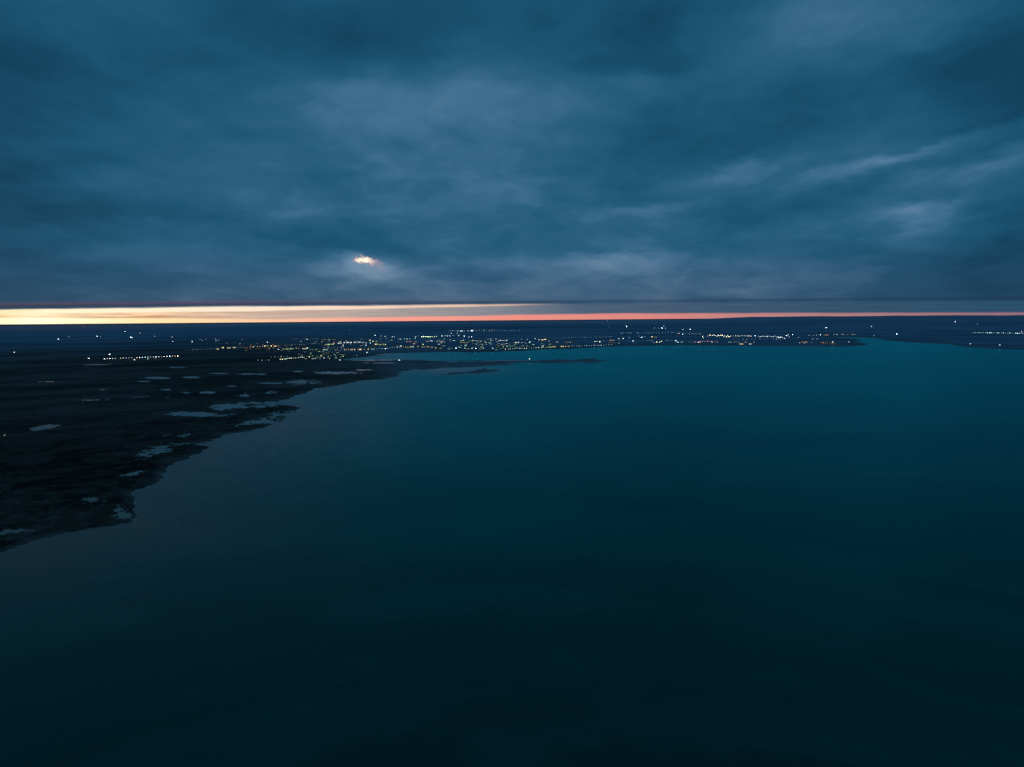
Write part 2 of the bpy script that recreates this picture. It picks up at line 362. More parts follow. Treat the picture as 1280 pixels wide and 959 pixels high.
farc = mix(t, attr(t, 'line'), farc, (.20, .10, .12, 1))
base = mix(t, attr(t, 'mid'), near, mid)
base = mix(t, attr(t, 'creek') * .55, base, (.012, .010, .012, 1))
base = mix(t, attr(t, 'reed') * .55, base, (.22, .16, .14, 1))
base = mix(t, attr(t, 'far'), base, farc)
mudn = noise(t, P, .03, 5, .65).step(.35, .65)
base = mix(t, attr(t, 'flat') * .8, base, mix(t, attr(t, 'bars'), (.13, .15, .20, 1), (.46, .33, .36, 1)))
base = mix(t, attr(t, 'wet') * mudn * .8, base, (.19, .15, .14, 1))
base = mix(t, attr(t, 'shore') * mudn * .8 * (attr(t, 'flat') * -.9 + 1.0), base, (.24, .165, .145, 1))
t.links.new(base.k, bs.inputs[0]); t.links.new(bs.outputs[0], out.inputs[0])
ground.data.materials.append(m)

# water: one level sheet, the sea and every pond in the marsh
az2 = np.radians(np.concatenate([np.arange(-180, -39, 3), np.arange(-39, 39, .25), np.arange(39, 180.1, 3)]))
dep2 = np.concatenate([np.geomspace(.3, 4, 20)[:-1], np.arange(4, 80, .6), np.arange(80, 600, 3), np.geomspace(600, 60000, 30)])
A2, L2 = np.meshgrid(az2, np.log(CAM_H * F / dep2))
D2 = np.exp(L2); X2, Y2 = D2 * np.sin(A2), D2 * np.cos(A2)
px2, py2 = project(X2, Y2, np.zeros_like(X2))
s2 = np.where(np.cos(A2) > .05, poly_sd(px2, py2, SEA), -400)
wob = fbm(A2 * 7, L2 * 7, 91, 4)
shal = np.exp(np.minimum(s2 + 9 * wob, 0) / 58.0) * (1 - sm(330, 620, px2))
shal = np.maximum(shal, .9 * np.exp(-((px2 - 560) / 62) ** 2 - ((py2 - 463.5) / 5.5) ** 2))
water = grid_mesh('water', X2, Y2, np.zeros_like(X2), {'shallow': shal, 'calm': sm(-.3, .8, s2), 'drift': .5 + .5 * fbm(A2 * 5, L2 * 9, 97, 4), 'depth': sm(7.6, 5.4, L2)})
water['kind'] = 'structure'; water['label'] = 'dark teal sea with a smooth rippled surface'
m, t = new_mat('water')
out = t.nodes.new('ShaderNodeOutputMaterial'); df = t.nodes.new('ShaderNodeBsdfDiffuse'); gl = t.nodes.new('ShaderNodeBsdfGlossy')
geo = t.nodes.new('ShaderNodeNewGeometry'); P = V(t, geo.outputs['Position'])
sh, calm = attr(t, 'shallow'), attr(t, 'calm')
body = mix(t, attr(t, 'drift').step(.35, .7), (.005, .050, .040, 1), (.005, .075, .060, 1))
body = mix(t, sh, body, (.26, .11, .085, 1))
t.links.new(body.k, df.inputs['Color'])
lane = noise(t, P, .0011, 4, .6, .6).step(.42, .62)
tint = mix(t, lane * .6, (.11, .75, .75, 1), (.14, .67, .69, 1))
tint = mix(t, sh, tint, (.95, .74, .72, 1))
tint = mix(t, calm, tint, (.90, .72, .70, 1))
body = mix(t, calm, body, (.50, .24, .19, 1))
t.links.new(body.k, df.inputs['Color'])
t.links.new(tint.k, gl.inputs['Color'])
t.links.new((lane.mad(.10, .29) - calm * .2).k, gl.inputs['Roughness'])
wv = noise(t, P, .22, 5, .6, .4); wv2 = noise(t, P, .02, 3, .5)
bp = t.nodes.new('ShaderNodeBump'); t.links.new((calm * -.17 + .2).k, bp.inputs['Strength']); bp.inputs['Distance'].default_value = 1.2
fr = t.nodes.new('ShaderNodeFresnel'); fr.inputs['IOR'].default_value = 1.33
t.links.new((wv + wv2 * 2.0).k, bp.inputs['Height'])
for n in (df, gl, fr): t.links.new(bp.outputs[0], n.inputs['Normal'])
mx = t.nodes.new('ShaderNodeMixShader')
t.links.new(fr.outputs[0], mx.inputs[0]); t.links.new(df.outputs[0], mx.inputs[1]); t.links.new(gl.outputs[0], mx.inputs[2])
t.links.new(mx.outputs[0], out.inputs[0])
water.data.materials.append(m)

# ------------------------------------------------------------------ lamps and lit buildings
COL = {'w': (.82, .95, 1.0), 't': (.55, 1.0, .92), 'y': (.96, 1.0, .50), 'o': (1.0, .42, .14), 'p': (1.0, .50, .52), 'a': (1.0, .80, .48), 'g': (.55, 1.0, .50)}
mats = {}
def plain(name, c, rough=.8):
    if name not in mats:
        m, t = new_mat(name)
        o = t.nodes.new('ShaderNodeOutputMaterial'); b = t.nodes.new('ShaderNodeBsdfPrincipled')
        b.inputs['Roughness'].default_value = rough
        g = t.nodes.new('ShaderNodeNewGeometry')
        n = noise(t, V(t, g.outputs['Position']), .35, 4, .6)
        k = mix(t, n, tuple(v * .7 for v in c) + (1,), tuple(min(1, v * 1.3) for v in c) + (1,))
        t.links.new(k.k, b.inputs['Base Color']); t.links.new(b.outputs[0], o.inputs[0])
        mats[name] = m
    return mats[name]
def glow(c, lv):
    key = 'lit_%s_%d' % (c, lv)
    if key not in mats:
        m, t = new_mat(key)
        o = t.nodes.new('ShaderNodeOutputMaterial'); e = t.nodes.new('ShaderNodeEmission')
        e.inputs[0].default_value = COL[c] + (1,); e.inputs[1].default_value = 1.5 ** lv
        t.links.new(e.outputs[0], o.inputs[0]); mats[key] = m
    return mats[key]
def level(s): return int(round(math.log(max(s, .05)) / math.log(1.5)))

class MB:
    def __init__(s): s.v, s.f, s.mi = [], [], []
    def box(s, x0, x1, y0, y1, z0, z1, mi=0):
        b = len(s.v)
        s.v += [(x, y, z) for z in (z0, z1) for y in (y0, y1) for x in (x0, x1)]
        for q in ((0, 2, 3, 1), (4, 5, 7, 6), (0, 1, 5, 4), (1, 3, 7, 5), (3, 2, 6, 7), (2, 0, 4, 6)):
            s.f.append(tuple(b + i for i in q)); s.mi.append(mi)
    def rings(s, rs, n=8, mi=0):                    # (centre, radius) along a tube, closed at both ends
        b = len(s.v)
        for (c, r) in rs:
            for k in range(n):
                a = 2 * math.pi * k / n
                s.v.append((c[0] + r * math.cos(a), c[1] + r * math.sin(a), c[2]))
        for i in range(len(rs) - 1):
            for k in range(n):
                s.f.append((b + i * n + k, b + i * n + (k + 1) % n, b + (i + 1) * n + (k + 1) % n, b + (i + 1) * n + k)); s.mi.append(mi)
        s.f.append(tuple(b + k for k in reversed(range(n)))); s.mi.append(mi)
        s.f.append(tuple(b + (len(rs) - 1) * n + k for k in range(n))); s.mi.append(mi)
    def prism(s, x0, x1, y0, y1, z0, z1, mi=0):     # gabled roof, ridge along x
        b = len(s.v); ym = (y0 + y1) / 2
        s.v += [(x0, y0, z0), (x1, y0, z0), (x1, y1, z0), (x0, y1, z0), (x0, ym, z1), (x1, ym, z1)]
        for q in ((0, 1, 5, 4), (2, 3, 4, 5), (1, 2, 5), (3, 0, 4), (3, 2, 1, 0)):
            s.f.append(tuple(b + i for i in q)); s.mi.append(mi)
    def mesh(s, name, ms):
        me = bpy.data.meshes.new(name); me.from_pydata(s.v, [], s.f)
        for m in ms: me.materials.append(m)
        me.polygons.foreach_set('material_index', s.mi); me.update()
        return me
meshes = {}
def lamp_mesh(c, lv):
    k = ('lamp', c, lv)
    if k not in meshes:
        b = MB()
        b.rings([((0, 0, 0), .22), ((0, 0, .8), .2), ((0, 0, .82), .13), ((0, 0, 7.6), .08)], 8)
        b.rings([((0, 0, 7.55), .5), ((0, 0, 7.75), .6)], 8)
        b.rings([((0, 0, 7.76), .55), ((0, 0, 8.2), .98), ((0, 0, 8.8), 1.1), ((0, 0, 9.3), .8)], 10, 1)
        b.rings([((0, 0, 9.31), .95), ((0, 0, 9.5), .5), ((0, 0, 9.7), .1)], 8)
        meshes[k] = b.mesh('street_lamp', [plain('galvanised_steel', (.18, .19, .2), .5), glow(c, lv)])
    return meshes[k]
def mast_meshes(c, lv):
    k = ('mast', c, lv)
    if k not in meshes:
        b = MB()
        b.rings([((0, 0, 0), .5), ((0, 0, 1), .45), ((0, 0, 15.4), .2)], 8)
        b.box(-2.3, 2.3, -.12, .12, 15.4, 15.7); b.box(-2.3, 2.3, -.12, .12, 17.2, 17.5)
        b.box(-.14, .14, .14, .4, 15.0, 17.6)
        h = MB()
        for i in range(4):
            for j in range(2):
                h.box(-2.2 + i * 1.12, -1.2 + i * 1.12, -.62, -.125, 15.72 + j * .84 - .3, 16.5 + j * .84 - .3)
        meshes[k] = (b.mesh('mast', [plain('galvanised_steel', (.18, .19, .2), .5)]), h.mesh('floodlight_bank', [glow(c, lv)]))
    return meshes[k]
def house_meshes(c, lv, kind):
    k = ('house', c, lv, kind)
    if k not in meshes:
        wc = [(.42, .40, .36), (.30, .2, .16), (.5, .5, .48)][kind]
        a = MB(); a.box(-6, 6, -4, 4, 0, 5.4)
        r = MB(); r.prism(-6.5, 6.5, -4.6, 4.6, 5.41, 8.4)
        ch = MB(); ch.box(2.6, 3.4, .4, 1.2, 6.6, 9.4)
        ws = []
        for (x, z) in ((-3.6, 2.9), (0, 2.9), (3.6, 2.9)):
            f = MB(); f.box(x - 1.1, x + 1.1, -4.14, -4.003, z - 1.05, z + 1.05)
            f.box(x - .95, x + .95, -4.2, -4.145, z - .9, z + .9, 1)
            ws.append(f.mesh('window', [plain('window_frame', (.7, .7, .68)), glow(c, lv)]))
        meshes[k] = (a.mesh('wall', [plain('house_wall_%d' % kind, wc)]), r.mesh('roof', [plain('roof_tile_%d' % (kind % 2), [(.10, .06, .05), (.07, .07, .08)][kind % 2])]),
                     ch.mesh('chimney', [plain('brick', (.25, .12, .09))]), ws)
    return meshes[k]
def hall_meshes(c, lv, n):
    k = ('hall', c, lv, n, random.randrange(4))
    if k not in meshes:
        L = n * 6.0
        a = MB(); a.box(-L / 2, L / 2, -9, 9, 0, 9.5)
        r = MB(); r.prism(-L / 2 - .4, L / 2 + .4, -9.4, 9.4, 9.51, 12.2)
        d = MB(); d.box(-L / 2 + .8, -L / 2 + 4.2, -9.1, -9.003, 0, 4.2)
        ws = []
        for i in range(n - 1):
            x = -L / 2 + 8.6 + i * 6.0 - .3
            f = MB(); f.box(x - 2.4, x + 2.4, -9.15, -9.003, 2.2, 7.8); f.box(x - 2.2, x + 2.2, -9.25, -9.16, 2.4, 7.6, 1)
            g_ = glow(c, lv + random.choice((1, 0, 0, -2))) if random.random() < .72 or i == 0 else plain('dark_glass', (.03, .04, .05), .2)
            ws.append(f.mesh('window', [plain('window_frame', (.7, .7, .68)), g_]))
        meshes[k] = (a.mesh('wall', [plain('hall_cladding', (.3, .31, .32))]), r.mesh('roof', [plain('hall_roof', (.12, .12, .13))]), d.mesh('door', [plain('hall_door', (.15, .2, .25))]), ws)
    return meshes[k]

def child(name, me, parent):
    o = bpy.data.objects.new(name, me); col.objects.link(o); o.parent = parent
    return o
def place_on_ground(pts, top):
    """ground positions whose point `top` metres up is seen where the photo has each light"""
    pts = np.array(pts, float)
    d = np.array([ray(*p) for p in pts])
    a = np.arctan2(d[:, 0], d[:, 1]); el = np.tan(np.arcsin(d[:, 2]))
    el = np.minimum(el, -.0022)
    z = np.zeros(len(pts))
    for i in range(8):
        dist = np.clip((CAM_H - top - z) / -el, 300, 60000)
        h, _, _ = terrain(a, np.log(dist))
        z = .5 * z + .5 * np.maximum(h, 0)
    for i in range(14):
        h, _, _ = terrain(a, np.log(dist))
        dist = np.where(h < .2, dist * 1.012, dist)
    h, _, _ = terrain(a, np.log(dist))
    return a, dist, np.maximum(h, 0.05) - .05

def line(x0, y0, x1, y1, n, jx=.25, jy=.12):
    return [(x0 + (x1 - x0) * i / max(1, n - 1) + random.uniform(-jx, jx), y0 + (y1 - y0) * i / max(1, n - 1) + random.uniform(-jy, jy)) for i in range(n)]
def field(x0, x1, ytop, ybot, n, seed):
    r = random.Random(seed); P = []
    while len(P) < n:
        x = r.uniform(x0, x1); f = (x - x0) / (x1 - x0)
        a = ytop[0] + (ytop[1] - ytop[0]) * f; b = ybot[0] + (ybot[1] - ybot[0]) * f
        y = a + (b - a) * (round(r.random() * 6) / 6.0) + r.gauss(0, .35)
        if all(abs(x - q[0]) > 1.3 or abs(y - q[1]) > 1.0 for q in P): P.append((x, y))
    return P

G = []       # label, group, kind (L lamp, M mast, H house, B hall), colours, brightness range, points
def many(label, group, kind, cols, b, pts): G.append((label, group, kind, cols, b, pts))
def one(label, kind, c, b, x, y): G.append((label, None, kind, c, (b, b), [(x, y)]))

# --- the plain on the left
many('white street lamp in the long even row above the marsh ponds left of town', 'lamps in the long row on the left plain', 'L', 'wwta', (.5, 1.0), [p for i, p in enumerate(line(130.6, 448.6, 222.3, 445, 28, .2, .1)) if i not in (5, 11)])
many('faint small street lamp in the second, farther row leading right into town', 'lamps in the faint row west of town', 'L', 'wt', (.14, .3), line(234.3, 437.4, 269, 436, 12, .15, .05))
one('lone white lamp on the dark plain nearest the left picture edge', 'M', 'w', .8, 17.8, 440.5)
one('lone bright lamp on far left plain, lower of a pair with a faint one', 'M', 'w', .9, 73, 424.4)
one('faint lamp just above right of the lone bright lamp on the far left plain', 'M', 'w', .25, 86, 421.6)
many('small faint pinkish lamp of the pair under the bright skyline at far left', 'pinkish pair under the skyline', 'M', 'p', (.18, .22), [(103.3, 409.8), (106.2, 409.9)])
one('bright lamp on the far plain with a faint lamp touching its right side', 'M', 'w', 1.0, 121.5, 421.1)
one('faint lamp touching the right side of a bright lamp on the far plain', 'M', 'w', .28, 125.8, 421.3)
one('single bright lamp beside the road, left of the long lamp row', 'M', 'w', .9, 111, 448)
one('brightest lamp standing just above the left end of the long lamp row', 'M', 'w', 1.3, 137, 443)
one('white lamp just below the middle of the long lamp row', 'M', 'w', .8, 168, 449.7)
many('dim lamp beneath the right half of the long lamp row', 'dim lamps under the long row', 'L', 'w', (.35, .5), [(184.7, 448.6), (194.4, 447.6)])
one('small lamp on the near dark land at the left edge, close to a pale pond', 'L', 'a', .5, 5.6, 544)
many('small lone lamp on the far plain under the yellow skyline', 'scattered lamps on the far left plain', 'M', 'w', (.3, .5), [(156.4, 415.3), (175, 417.4), (193.3, 421), (215.2, 421.8), (216, 427)])
one('bright double floodlight on the far plain above the long lamp row', 'M', 'w', 1.1, 163.2, 422.3)
one('floodlight closely right of the bright double one on the far plain', 'M', 'w', .8, 165.2, 422.5)
one('bright white lamp high above the start of the second lamp row', 'M', 'w', .8, 240.3, 427)
many('dim lamp among the few above the second lamp row', 'dim lamps above the second row', 'M', 'w', (.2, .45), [(250, 424.5), (253, 425.7), (257.6, 424.6), (269.5, 424), (270, 426), (273, 425.4), (284, 429), (300, 429.8), (303, 424.4)])
# --- west end of the town
one('brightest low hall at the left end of the lit town, windows yellowish white', 'B', 'y', 1.0, 272, 436.3)
many('long hall with glaring yellowish white windows at the western edge of town', 'bright halls at the western edge of town', 'B', 'ya', (.9, 1.2), line(279.5, 434.8, 292, 434.6, 3, .2, .3))
many('small lamp in the gap between the western halls and the orange lamps', 'lamps east of the western halls', 'L', 'aw', (.25, .4), line(295, 434.4, 304.8, 434.2, 4, .2, .1))
many('orange street lamp in the warm cluster on the western side of town', 'orange lamps in the west of town', 'M', 'oapo', (.35, .75), [(308, 434.6), (313, 433.3), (316.5, 433.6), (322, 433.4), (325.3, 433.6), (328.5, 432.8), (334.3, 432.3), (342.4, 432.8), (344.2, 432.6), (346, 433), (347.8, 433.3)])
many('dim low building with brownish orange windows below the orange lamps', 'dim buildings under the orange lamps', 'B', 'o', (.16, .28), line(309, 435.6, 324, 436.1, 4))
one('bright white lamp standing clear above the orange lamps', 'M', 'w', .9, 334.3, 427.7)
one('bright yellow white lamp in the middle of the orange lamp cluster', 'M', 'a', 1.1, 331.2, 432.7)
one('bright lamp just right of centre in the orange cluster', 'M', 'a', 1.0, 339, 432.5)
many('tiny lamp in the even dotted row that runs right from the orange cluster', 'dotted row right of the orange lamps', 'L', 'wt', (.14, .26), line(351, 431.9, 392, 429.9, 15, .1, .05))
one('white lamp at the left end of the yellow lit halls', 'M', 'w', .9, 348, 436.8)
many('yellow lit hall in the row just right of the orange cluster', 'yellow halls in the west of town', 'B', 'yyg', (.7, 1.0), line(353.5, 436.4, 364.5, 436, 3, .2, .2))
many('pinkish white lit hall right of the yellow halls', 'pinkish halls in the west of town', 'B', 'ap', (.6, .9), line(370.5, 435.3, 380, 435.7, 3, .2, .2))
one('bright bluish white lamp closing the row of pinkish halls', 'M', 't', 1.1, 384.2, 435)
many('dim lamp of the short straight row high behind the western town', 'short high row behind the western town', 'L', 'w', (.14, .24), line(364, 424.1, 396.5, 423.7, 12, .2, .1))
one('brighter lamp within the short high row behind the western town', 'M', 'w', .7, 384, 424.2)
one('small white lamp just under the short high row', 'M', 'w', .5, 376.4, 426.7)
# --- the near suburb
many('small house with greenish yellow lit windows in the near suburb by the marsh', 'houses of the near suburb', 'H', 'ygtw', (.2, .5), field(360, 430, (440, 439), (448.8, 447), 34, 3))
many('green white street lamp among the houses of the near suburb', 'lamps in the near suburb', 'L', 'ytgyw', (.3, .8), [(391, 444.8), (388.5, 442.4), (401.3, 444.6), (410.3, 445.5), (400, 448), (415.8, 440.4), (419.5, 444.8), (428.7, 445.2), (386.5, 446), (394, 448), (405, 447.7), (412, 448), (420, 446.5), (397, 446.5), (426, 446.2)] + line(350.5, 449.2, 380, 446.4, 14, .2, .2))
many('pale lamp of the sparse row at the outer left end of the near suburb', 'outer row of the near suburb', 'L', 'tw', (.25, .45), [(322.5, 450.4), (327.4, 450.3), (332.3, 450.2), (335.9, 450.1), (339, 446.4), (343.5, 446), (347.5, 446.2), (351.5, 445.9), (354.5, 446), (359, 445.6)])
one('bright lamp standing alone at the marsh edge below the near suburb', 'M', 'w', 1.0, 424.9, 450)
one('bright lamp between the suburb and the yellow halls, alone on dark ground', 'M', 'w', .95, 458.7, 442.2)
many('dim twin lamp on dark ground right of the near suburb', 'dim twin lamps', 'L', 't', (.22, .3), [(442.3, 445.1), (445.8, 444.9)])
one('bright lamp alone on the marsh where the lagoon begins', 'M', 'w', 1.05, 499.1, 450.2)
# --- centre west
many('hall with warm white windows in the short row above the yellow green halls', 'upper halls in the town centre', 'B', 'aw', (.3, .5), [(404.3, 424.6), (411, 424.7), (417, 424.6)])
many('hall with vivid yellow green windows near the town centre', 'yellow green halls in the town centre', 'B', 'yg', (.7, 1.0), line(406.5, 430.7, 415, 430.3, 3, .1, .1))
one('pinkish white lamp above the right end of the yellow green halls', 'M', 'p', .9, 417.4, 429)
one('bright white hall just left of the most glaring halls of the town', 'B', 'w', 1.0, 424, 429)
many('most glaring hall of the town, pinkish white windows in a long bright strip', 'glaring halls of the town', 'B', 'pwwa', (1.1, 1.5), line(429.5, 428.2, 438.5, 428, 3, .1, .2))
many('bright white hall right of the most glaring strip', 'white halls right of the glaring strip', 'B', 'w', (.7, 1.0), [(444, 427.9), (448.4, 427.7), (453.5, 428), (457, 428.8)])
many('bright white floodlight in the knot of lights right of the glaring strip', 'floodlights in the bright knot', 'M', 'wta', (.8, 1.1), [(462, 425.8), (463, 428.8), (457.4, 431.7)])
many('hall with greenish white windows right of the bright knot', 'halls right of the bright knot', 'B', 'yg', (.6, .9), [(466, 426.8), (470, 426.7), (470.5, 430.3), (475, 430.8), (480, 430.7)])
one('single bright lamp below the glaring strip of halls', 'M', 'w', .8, 429, 432.2)
many('building with teal white windows in the lower row left of the yellow halls', 'teal lit buildings in the lower row', 'B', 'tg', (.35, .6), [(389, 436.9), (393, 436.9), (396.3, 436), (401, 437), (406, 437.2)])
many('small white lamp sprinkled between the lower row and the suburb houses', 'sprinkled lamps between row and suburb', 'L', 'wtp', (.2, .45), field(405, 432, (434, 433), (440, 439), 16, 5))
many('bright yellow white hall in the lower front row of the town centre', 'yellow front halls of the town centre', 'B', 'ya', (.7, 1.1), [(431.5, 436.7), (437.5, 437), (443.5, 436.9), (449, 436.8), (457.3, 436.6)])
many('lamp in the neat dotted row along the lagoon side of town', 'dotted row beside the lagoon', 'L', 'wt', (.25, .45), line(461, 436.6, 500, 434.3, 13, .15, .1))
one('bright white lamp interrupting the dotted row beside the lagoon', 'M', 'w', 1.0, 482, 435.9)
many('teal white lamp on the dark rise behind the town centre', 'lamps on the rise behind the centre', 'M', 'tw', (.3, .6), [(469, 419.6), (476.5, 420.4), (481.4, 420.7), (490.4, 421.2), (493, 421.3), (498.7, 424), (501, 424)])
one('tiny dim lamp alone on the dark far plain above the glaring strip', 'M', 'w', .2, 437, 413.4)
many('scattered small house with pale lit windows behind the marsh among the western halls', 'scattered houses of the western town', 'H', 'twyttagw', (.15, .42), field(392, 500, (425, 422.5), (438, 435), 52, 21))
many('scattered house with tiny warm lit windows near the orange lamps', 'scattered houses near the orange lamps', 'H', 'aowyt', (.13, .34), field(296, 366, (430, 428), (438.5, 439), 26, 23))
# --- centre
many('teal lamp in the upper rows of the town centre', 'teal lamps in the upper centre', 'M', 't', (.4, .75), [(505.4, 423.6), (508.7, 423.7), (512, 423.8), (519.4, 420.7), (522.6, 420.1), (519, 422.8)])
many('yellow green lamp in the bright dashed line high in the town centre', 'yellow green dashed line', 'M', 'yg', (.6, .95), line(527, 421.1, 545.5, 420.8, 9, .2, .25))
many('white lamp in the broken line right of the yellow green dashed line', 'white broken line of lamps', 'M', 'w', (.4, .7), [(552.5, 420.1), (556.5, 420), (559.6, 420.1), (562.4, 420.2), (566.4, 419.8), (571.7, 417.5), (573.5, 419.9), (564, 417.2)])
one('larger white floodlight at the right of the broken white line', 'M', 'w', 1.0, 580.3, 420.3)
many('white lamp of the pair right of the larger floodlight', 'pair right of the larger floodlight', 'M', 'w', (.55, .9), [(586.2, 421.2), (589.4, 421)])
many('far white lit block on the plain behind the town, part of a long pale strip', 'far pale blocks behind the town', 'B', 'w', (.7, 1.0), line(572, 414, 589.5, 413.5, 5, .1, .15))
many('faint lamp in the thin pale line left of the far pale blocks', 'faint line left of far blocks', 'M', 'w', (.2, .3), line(561, 414.5, 568, 414.1, 4, .1, .05))
many('faint lamp in the thin pale line running right from the far pale blocks', 'faint line right of far blocks', 'M', 'w', (.18, .32), line(592, 413.5, 650, 413.8, 19, .5, .1))
many('pink lit hall in the middle of the town centre', 'pink halls in the centre', 'B', 'p', (.6, .9), [(509.3, 426.8), (513, 426.9), (519, 427.3)])
one('yellow white hall under the pink halls', 'B', 'y', .7, 517, 429.6)
many('front hall with white and yellow windows facing the lagoon', 'front halls facing the lagoon', 'B', 'wya', (.55, .95), [(501, 432.5), (506, 433.8), (510.5, 434), (514.5, 433.4), (523, 433.1), (529, 433.7), (534, 433.4), (539, 434), (545, 434.8), (550, 435.3)])
one('yellow lamp above the front halls facing the lagoon', 'M', 'y', .9, 528.6, 430.5)
many('bluish white lit block in the upper middle of the centre', 'bluish blocks of the centre', 'B', 'w', (.6, .9), [(538.5, 426.1), (545.6, 426.6), (533.6, 426.7)])
one('pink lamp right of the bluish white blocks', 'M', 'p', .7, 552.3, 426.6)
many('teal white house window lights in the dense middle of town', 'houses in the dense middle of town', 'H', 'ttwtwtgwta', (.2, .6), field(548, 622, (424, 424), (435.5, 437), 62, 9))
many('yellow hall in the strip within the dense middle of town', 'yellow strip within the dense middle', 'B', 'y', (.5, .75), [(576, 428.1), (580, 428), (584, 428)])
many('bright white lamp at the waterside front of the dense middle of town', 'waterside lamps of the dense middle', 'M', 'wt', (.6, 1.0), [(570, 435.7), (581.2, 435.4), (594.8, 437), (604.2, 438), (616, 435.5), (590, 438.2)])
# --- centre east
many('teal house window lights along the waterfront right of the dense middle', 'waterfront houses right of the dense middle', 'H', 'ttgw', (.22, .55), field(620, 690, (429, 428), (437, 434.8), 44, 13))
many('green white waterfront street lamp right of the dense middle', 'green white waterfront lamps', 'L', 'tgy', (.3, .6), line(632, 436.6, 688, 434.2, 20, .5, .5))
many('white lit hall of the upper strip right of the dense middle', 'white strip right of the dense middle', 'B', 'w', (.6, .85), [(624.5, 425.6), (629, 425.7), (632, 425.5), (642.5, 428.1), (646, 428.1)])
one('bright bluish white lamp right of the white strip of halls', 'M', 'w', 1.0, 662.3, 427.6)
many('dim lamp scattered between the white strip and the big amber hall', 'dim lamps left of the amber hall', 'M', 'tw', (.2, .45), [(606.5, 427.6), (603, 431), (610, 424.4), (616, 424.4), (620, 424), (636, 424), (642, 424.2), (652, 424), (659, 424.2), (652.5, 428.3), (656, 427.9), (627, 430.4), (648.5, 433.6), (651.5, 434.6)])
one('white floodlight at the left end of the big amber hall', 'M', 'w', .8, 668.9, 423.5)
many('section of the big long amber hall, brightest warm strip in the eastern town', 'the long amber hall sections', 'B', 'a', (.8, 1.05), [(673.5, 424.7), (678, 424.8), (682, 424.3)])
one('yellowish lamp just below the right end of the amber hall', 'M', 'y', .6, 686.2, 426.2)
many('faint lamp in the very long thin dotted line right of the amber hall', 'thin dotted line right of the amber hall', 'L', 'wt', (.13, .24), line(689, 423.2, 764, 421, 28, .15, .05))
many('dim white hall of the pale strip below the thin dotted line', 'pale strip under the thin line', 'B', 'w', (.4, .65), [(695.7, 427.6), (706.5, 427.8), (711.5, 427.7), (716.5, 427.8)])
many('bright yellow white hall on the waterfront below the pale strip', 'bright waterfront halls', 'B', 'ya', (.7, 1.0), [(688, 433.5), (692, 433.3), (701.5, 433.1), (705, 433), (709, 432.9)])
one('bright waterside lamp just left of the bright waterfront halls', 'M', 'w', .9, 679, 435.2)
many('white waterfront lamp in the row right of the bright waterfront halls', 'waterfront row right of the halls', 'L', 'wt', (.3, .55), line(712, 432.6, 764, 431.8, 18, .5, .3))
one('white beacon light on the narrow sand spit far out in the water', 'K', 'w', .9, 661.8, 450.4)
# --- east
one('tiny lamp right under the red skyline, highest light behind the town', 'M', 'w', .35, 759.4, 402.6)
one('bright lone lamp on the dark far plain below the red skyline, centre right', 'M', 'w', 1.0, 783.1, 409.1)
many('dim lamp below the highest tiny lamp on the far plain', 'dim lamps of the far centre plain', 'M', 'w', (.15, .22), [(761.3, 409.4), (772.5, 413.6)])
one('bright wide floodlight of the small far group on the right rise', 'M', 'w', 1.2, 827.5, 410.9)
many('smaller lamp of the small far group on the right rise', 'smaller lamps of the far group', 'M', 'w', (.35, .6), [(829.7, 408.5), (823.4, 411), (831.8, 411), (818, 410.7)])
one('left lamp of the two bright ones right of the small far group', 'M', 'w', .6, 853.7, 412.5)
one('right and wider one of the two bright lamps right of the small far group', 'M', 'w', 1.0, 863, 412.5)
many('dim lamp in the loose line beneath the small far group', 'loose line beneath the far group', 'M', 'tw', (.15, .32), line(776, 416.5, 842, 416.2, 20, 1.2, .5))
many('pinkish lamp in the warm spot right of the loose line', 'pinkish warm spot', 'M', 'p', (.5, .7), [(846.9, 417.4), (849.2, 417)])
one('bright white lamp right of the pinkish warm spot', 'M', 'w', 1.0, 853.3, 418)
many('dim lamp in the short line right of the pinkish warm spot', 'short line right of the warm spot', 'M', 'wt', (.2, .35), line(857, 417.6, 875, 417.5, 8, .5, .3))
many('bright white lamp standing clear in the dark eastern part of town', 'clear bright lamps of the east', 'M', 'w', (.8, 1.1), [(802, 421.8), (779, 423.1), (791.3, 426.2)])
many('small dim lamp in the dark eastern part of town', 'small dim lamps of the east', 'M', 'tw', (.22, .45), [(805.9, 421.2), (798.7, 420), (786.5, 422.1), (754.5, 426.2), (773.5, 429), (792, 429.4), (809.7, 425.6), (812.5, 425.5), (815, 425.5), (833.7, 425.4), (836.5, 425.3), (839.5, 425.4), (844.5, 425.6), (816.8, 429.8)])
one('wide bright white hall in the eastern part, right of the thin dotted line', 'B', 'w', .8, 773, 423.5)
one('bright warm hall of the upper eastern part, a yellow tail on its right', 'B', 'a', .95, 814.5, 421)
one('yellow lit hall attached to the right of the bright warm eastern hall', 'B', 'y', .6, 818.8, 421.4)
many('vivid yellow lamp of the three below the thin dotted line', 'vivid yellow lamps in the east', 'M', 'ya', (.7, 1.0), [(743.5, 427), (746.2, 427), (749.7, 427.1)])
many('pinkish white hall in the strip right of the vivid yellow lamps', 'pinkish eastern halls', 'B', 'pw', (.55, .8), [(762.2, 425.4), (765.8, 425.3)])
many('dim greyish hall beneath the pinkish eastern halls', 'dim greyish eastern halls', 'B', 'w', (.2, .35), [(762, 428.2), (766, 428.2), (770, 428.2)])
one('yellow lamp halfway up from the two waterside amber lamps', 'M', 'y', .9, 826.6, 426.7)
many('amber yellow lamp of the two by the dark eastern waterside', 'two amber waterside lamps', 'M', 'y', (.8, .9), [(820.8, 430.6), (824.4, 430.8)])
